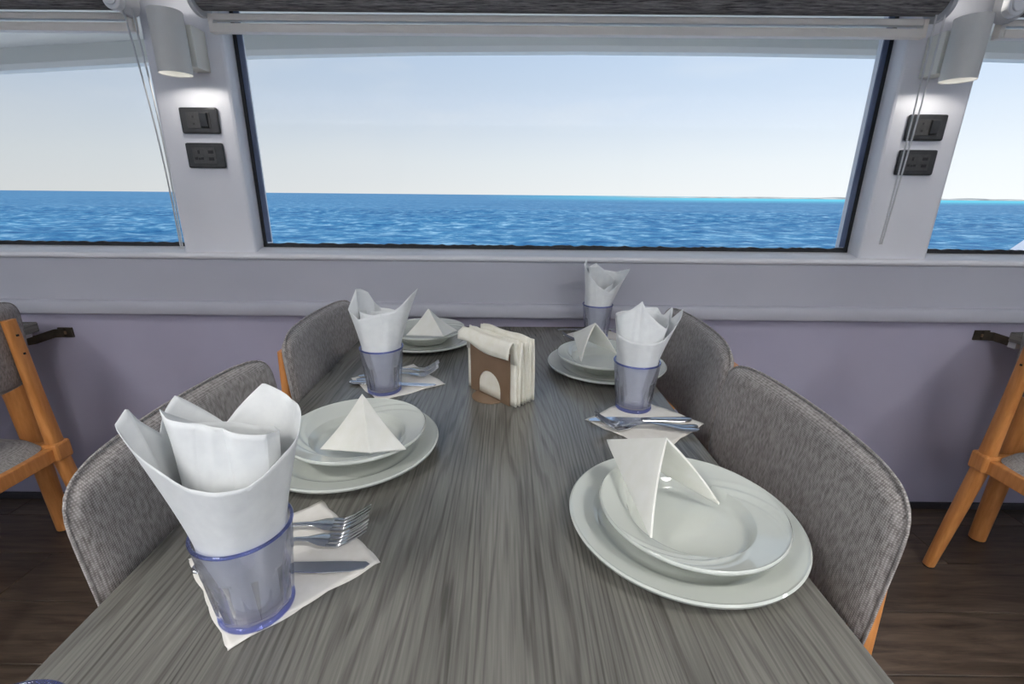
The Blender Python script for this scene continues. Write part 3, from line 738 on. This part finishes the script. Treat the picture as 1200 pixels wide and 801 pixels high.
# paper napkins stuffed into the tumblers: nested folded sheets
def flower(c, shells, label, seed):
    random.seed(seed)
    t = empty('paper_napkin', (c[0], c[1], T+FLAT*1.6+.0115)); tag(t, label, 'napkin', 'paper napkins standing in the tumblers')
    H = .104
    for si, ctrl in enumerate(shells):
        ctrl = sorted(ctrl); n = 144; m_ = 30
        az = [q[0] for q in ctrl]; 
        def lerp_at(a, k):
            L = len(ctrl)
            for i in range(L):
                a0 = ctrl[i][0]; a1 = ctrl[(i+1) % L][0] + (360 if i == L-1 else 0)
                aa = a if a >= a0 else a+360
                if a0 <= aa <= a1:
                    u = (aa-a0)/(a1-a0); v0 = ctrl[i][k]; v1 = ctrl[(i+1) % L][k]
                    return v0 + (v1-v0)*u
            return ctrl[0][k]
        P = []; ph = random.uniform(0, 6)
        for j in range(m_+1):
            v = j/m_; row = []
            for k in range(n):
                a = 360*k/n; h = lerp_at(a, 1)-.013; R = lerp_at(a, 2); ar = math.radians(a)
                z = .0015*si + v*h
                rin = (.0365+(.047-.0365)*min(1, (z+.013)/H)**.9) - .0050 - si*.0018
                if z < H-.013:
                    u = z/(H-.013)
                    r = rin*(.60+.39*min(1, u*1.1)**.8)
                else:
                    u = (z-(H-.013))/max(.004, h-(H-.013))
                    r0 = rin*.98; r = r0 + (R-r0)*(u**1.15)
                # soft creases that fan out from the foot
                am = .0007*(.3+v) * (1 if z > .09 else .55)
                r += am*(math.sin(ar*5+ph+si)+.6*math.sin(ar*11+2.1*ph))
                if z < H-.010: r = min(r, rin)
                row.append((r*math.cos(ar), r*math.sin(ar), z))
            P.append(row)
        o = build('sheet', MB().grid(P, wrap=True), M['paper'], t, smooth=True, fixn=False, auto=11)
        s = o.modifiers.new('solid', 'SOLIDIFY'); s.thickness = .0006; s.offset = 0
flower((-.238, .393), [
    [(38, .220, .068), (62, .214, .074), (92, .226, .082), (122, .190, .066), (152, .232, .074), (180, .208, .062), (198, .232, .064), (209, .250, .066), (218, .240, .074), (236, .210, .062), (266, .184, .053), (313, .182, .064)],
    [(30, .200, .044), (90, .190, .048), (150, .205, .050), (190, .236, .050), (250, .230, .024), (305, .222, .020), (344, .214, .050)]],
    'white paper napkin fanned out of the large tumbler in the left foreground', 1)
flower((-.256, .975), [
    [(0, .236, .088), (20, .205, .066), (60, .178, .050), (100, .182, .046), (120, .200, .036), (140, .222, .034), (165, .232, .040), (188, .234, .044), (205, .195, .062), (235, .178, .052), (270, .186, .040), (295, .188, .036), (325, .195, .056), (345, .226, .080)],
    [(20, .170, .040), (120, .175, .036), (200, .188, .040), (285, .180, .026)]],
    'white paper napkin with two tall points in the tumbler on the left', 2)
flower((.290, .901), [
    [(0, .214, .080), (12, .190, .066), (24, .212, .078), (34, .190, .066), (48, .205, .070), (70, .205, .050), (95, .200, .046), (150, .200, .048), (192, .196, .054), (215, .172, .064), (240, .160, .056), (275, .156, .050), (311, .160, .053), (340, .190, .070)],
    [(0, .196, .054), (60, .200, .040), (130, .195, .044), (188, .200, .050), (228, .222, .026), (252, .232, .020), (290, .205, .030), (325, .180, .050)]],
    'white paper napkin bunched in the tumbler in the middle right', 3)
flower((.297, 1.420), [
    [(0, .216, .090), (30, .200, .070), (70, .205, .050), (100, .228, .036), (140, .215, .040), (180, .246, .042), (195, .230, .052), (225, .195, .045), (255, .170, .040), (300, .150, .047), (335, .185, .070)],
    [(0, .180, .045), (90, .220, .030), (180, .215, .036), (270, .150, .030)]],
    'white paper napkin in the far right tumbler by the wall', 4)

# ================================================================== flat paper napkins on the table
def flat_napkin(c, half, rot, label, seed):
    random.seed(seed)
    o = None; n = 26; rows = []
    t = empty('place_napkin', (c[0], c[1], T), math.radians(rot)); tag(t, label, 'napkin', 'flat paper napkins under the cutlery')
    for layer in range(2):
        rows = []; ph = random.uniform(0, 6)
        for j in range(n+1):
            row = []
            for i in range(n+1):
                u, v = -1+2*i/n, -1+2*j/n
                e_ = max(abs(u), abs(v))
                wob = .0016*math.sin(7*(u if abs(v) > abs(u) else v)+ph)*e_**6
                x = u*half*(1-.012*layer)+wob*(1 if abs(u) > abs(v) else .2); y = v*half*(1-.012*layer)+wob*(1 if abs(v) >= abs(u) else .2)
                z = .0004+.0007*layer + .0012*max(0, e_-.8)/.2*max(0, math.sin(4*math.atan2(v, u)+ph))
                row.append((x, y, z))
            rows.append(row)
        o = build('sheet', MB().grid(rows), M['flatpaper'], t, smooth=True)
        s = o.modifiers.new('solid', 'SOLIDIFY'); s.thickness = .0005; s.offset = 1
flat_napkin((-.240, .457), .0825, 45, 'cream paper napkin under the tumbler and cutlery in the left foreground', 1)
flat_napkin((-.240, 1.030), .0825, 38, 'cream paper napkin under the tumbler and cutlery on the far left', 2)
flat_napkin((.297, .833), .0825, 42, 'cream paper napkin under the tumbler and cutlery on the right', 3)
flat_napkin((.300, 1.420), .075, 42, 'cream paper napkin under the tumbler at the far right end', 4)

# ================================================================== cutlery
def fork(lenx=.195):
    # local: handle end at x=0, tines towards +x, resting on z=0
    t = empty('fork')
    def zc(x):
        u = x/lenx
        return .0022 + .010*max(0, math.sin(PI*min(1, max(0, (u-.18)/.66))))*.9 + (.0 if u < .80 else .022*((u-.80)/.20)**1.2)
    def section(x, w, th):
        z = zc(x); return [(x, w*math.cos(2*PI*k/10), z+th*math.sin(2*PI*k/10)) for k in range(10)]
    prof = [(0, .004), (.004, .008), (.012, .0098), (.03, .0088), (.06, .0062), (.09, .0042), (.11, .0036), (.120, .0042), (.128, .008), (.136, .0115), (.146, .0125)]
    build('handle', MB().loft([section(x, w, .0015) for x, w in prof]), M['steel'], t, smooth=True, auto=60)
    for k in range(4):
        y = -.0102+.0068*k; rings = []
        for x in (.144, .158, .172, .186, .195):
            z = zc(x); w = .0021 if x < .19 else .0011
            rings.append([(x, y-w, z-.001), (x, y+w, z-.001), (x, y+w, z+.001), (x, y-w, z+.001)])
        build('tine', MB().loft(rings), M['steel'], t, smooth=True, auto=40)
    return t
def knife():
    t = empty('knife')
    h = [(0, .005), (.004, .009), (.014, .0105), (.04, .0092), (.08, .0072), (.098, .0070)]
    build('handle', MB().loft([[(x, w*math.cos(2*PI*k/12), .0034+.0032*math.sin(2*PI*k/12)) for k in range(12)] for x, w in h]), M['steel'], t, smooth=True, auto=60)
    poly = [(.097, -.006), (.104, -.008), (.15, -.0105), (.185, -.009), (.2, -.004), (.205, .003), (.2, .0065), (.17, .0075), (.104, .0072), (.097, .006)]
    build('blade', MB().prism(poly, 'z', .0026, .0040), M['steel'], t, bevel=.0005)
    return t
def place(o, hx, hy, tx, ty, z, label, cat):
    a = math.atan2(ty-hy, tx-hx); o.location = (hx, hy, z); o.rotation_euler = (0, 0, a); tag(o, label, cat, 'steel cutlery on the paper napkins')
f0 = fork(); k0 = knife()
zc_ = T+.0024
fk = [((-.345, .492), (-.150, .522), 'polished steel fork behind the other fork in the left foreground', .0),
      ((-.340, .466), (-.147, .492), 'polished steel fork next to the knife in the left foreground', .0),
      ((-.338, 1.028), (-.147, 1.066), 'steel fork nearer the knife on the far left napkin', .0),
      ((-.340, 1.052), (-.155, 1.100), 'steel fork farther from the knife on the far left napkin', .0),
      ((.386, .785), (.196, .802), 'steel fork nearest the camera on the right napkin', .006),
      ((.393, .811), (.203, .795), 'steel fork crossing under another fork on the right napkin', .0),
      ((.378, 1.355), (.188, 1.372), 'steel fork at the far right end beside the tumbler', .0)]
for i, (h, t_, lab, dz) in enumerate(fk):
    o = f0 if i == 0 else copy_tree(f0); place(o, h[0], h[1], t_[0], t_[1], zc_+dz, lab, 'fork')
kn = [((-.338, .440), (-.133, .446), 'polished steel table knife beside the tumbler in the left foreground'),
      ((-.347, 1.010), (-.135, .996), 'steel table knife on the far left napkin'),
      ((.389, .836), (.184, .831), 'steel table knife on the right napkin below the tumbler'),
      ((.384, 1.490), (.180, 1.476), 'steel table knife at the far right end by the wall')]
for i, (h, t_, lab) in enumerate(kn):
    o = k0 if i == 0 else copy_tree(k0); place(o, h[0], h[1], t_[0], t_[1], zc_, lab, 'knife')

# ================================================================== napkin holder with its stack
HA = math.atan2(.901-.997, .030+.059)          # direction of the holder's face along the table
hold = empty('napkin_holder', (-.0145, .949, T), HA); tag(hold, 'brown metal napkin holder with arched cut-out and round foot', 'napkin holder')
def arch_panel(y):
    w, h, aw, ah = .066, .116, .037, .060
    outer = [(-w, 0), (-w, h), (w, h), (w, 0)]
    arc = [(aw*math.cos(PI*k/16), (ah-aw)+aw*math.sin(PI*k/16)) for k in range(17)]     # right to left
    poly = [(aw, 0)] + arc + [(-aw, 0), (-w, 0), (-w, h), (w, h), (w, 0)]
    return MB().prism(poly[::-1], 'y', y-.0009, y+.0009)
build('front_panel', arch_panel(-.002), M['brown'], hold)
build('back_panel', arch_panel(.060), M['brown'], hold)
build('base_plate', MB().box(-.066, .066, -.002, .060, .0003, .0016), M['brown'], hold)
build('foot_lobe', MB().prism([(.040*math.cos(PI+PI*k/20), -.004+.036*math.sin(PI+PI*k/20)) for k in range(21)], 'z', .0003, .0019), M['brown'], hold)
ORD = 'first second third fourth fifth sixth seventh eighth ninth tenth eleventh twelfth thirteenth last'.split()
random.seed(5)
for k in range(14):
    st = []; n = 22
    y0 = .0020 + .0041*k
    hw = .080 + random.uniform(-.003, .003); hh = .140 + random.uniform(-.006, .006); sh = random.uniform(-.003, .003)
    ph = random.uniform(0, 6)
    rows = []
    for j in range(9):
        z = .002 + (hh-.002)*j/8
        lean = .006*(j/8)**3*math.sin(k*.9)
        rows.append([(sh-hw+2*hw*i/n, y0+lean+.0009*math.sin(i*.8+ph)*(j/8), z+.0015*math.sin(i*.5+ph)*(j/8)) for i in range(n+1)])
    o = build('paper_napkin', MB().grid(rows), M['stackpaper'], smooth=True)
    o.location = hold.location; o.rotation_euler = hold.rotation_euler
    s = o.modifiers.new('solid', 'SOLIDIFY'); s.thickness = .0030; s.offset = 0
    tag(o, ORD[k]+' ivory folded paper napkin behind the front panel of the brown holder', 'napkin', 'ivory paper napkins in the holder')
# front sheet whose top flops over the holder's face
n = 22; path = [(.0005, .095), (-.001, .125), (-.004, .141), (-.009, .146), (-.013, .142), (-.015, .134), (-.0165, .122), (-.018, .112)]
rows = []
for j, (yy, z) in enumerate(path):
    rows.append([(-.083+.166*i/n - .004*(j > 4), yy-.0012*math.sin(i*.55+j*.4)*(j > 3)-.004*(1-i/n)*(j > 4), z+(.004*math.sin(i*.35) - .012*(i/n-.5))*(j > 4)*(j-4)/3) for i in range(n+1)])
o = build('paper_napkin', MB().grid(rows), M['stackpaper'], smooth=True)
o.location = hold.location; o.rotation_euler = hold.rotation_euler
s = o.modifiers.new('solid', 'SOLIDIFY'); s.thickness = .0014; s.offset = 0
tag(o, 'ivory paper napkin flopping over the front of the brown holder', 'napkin', 'ivory paper napkins in the holder')
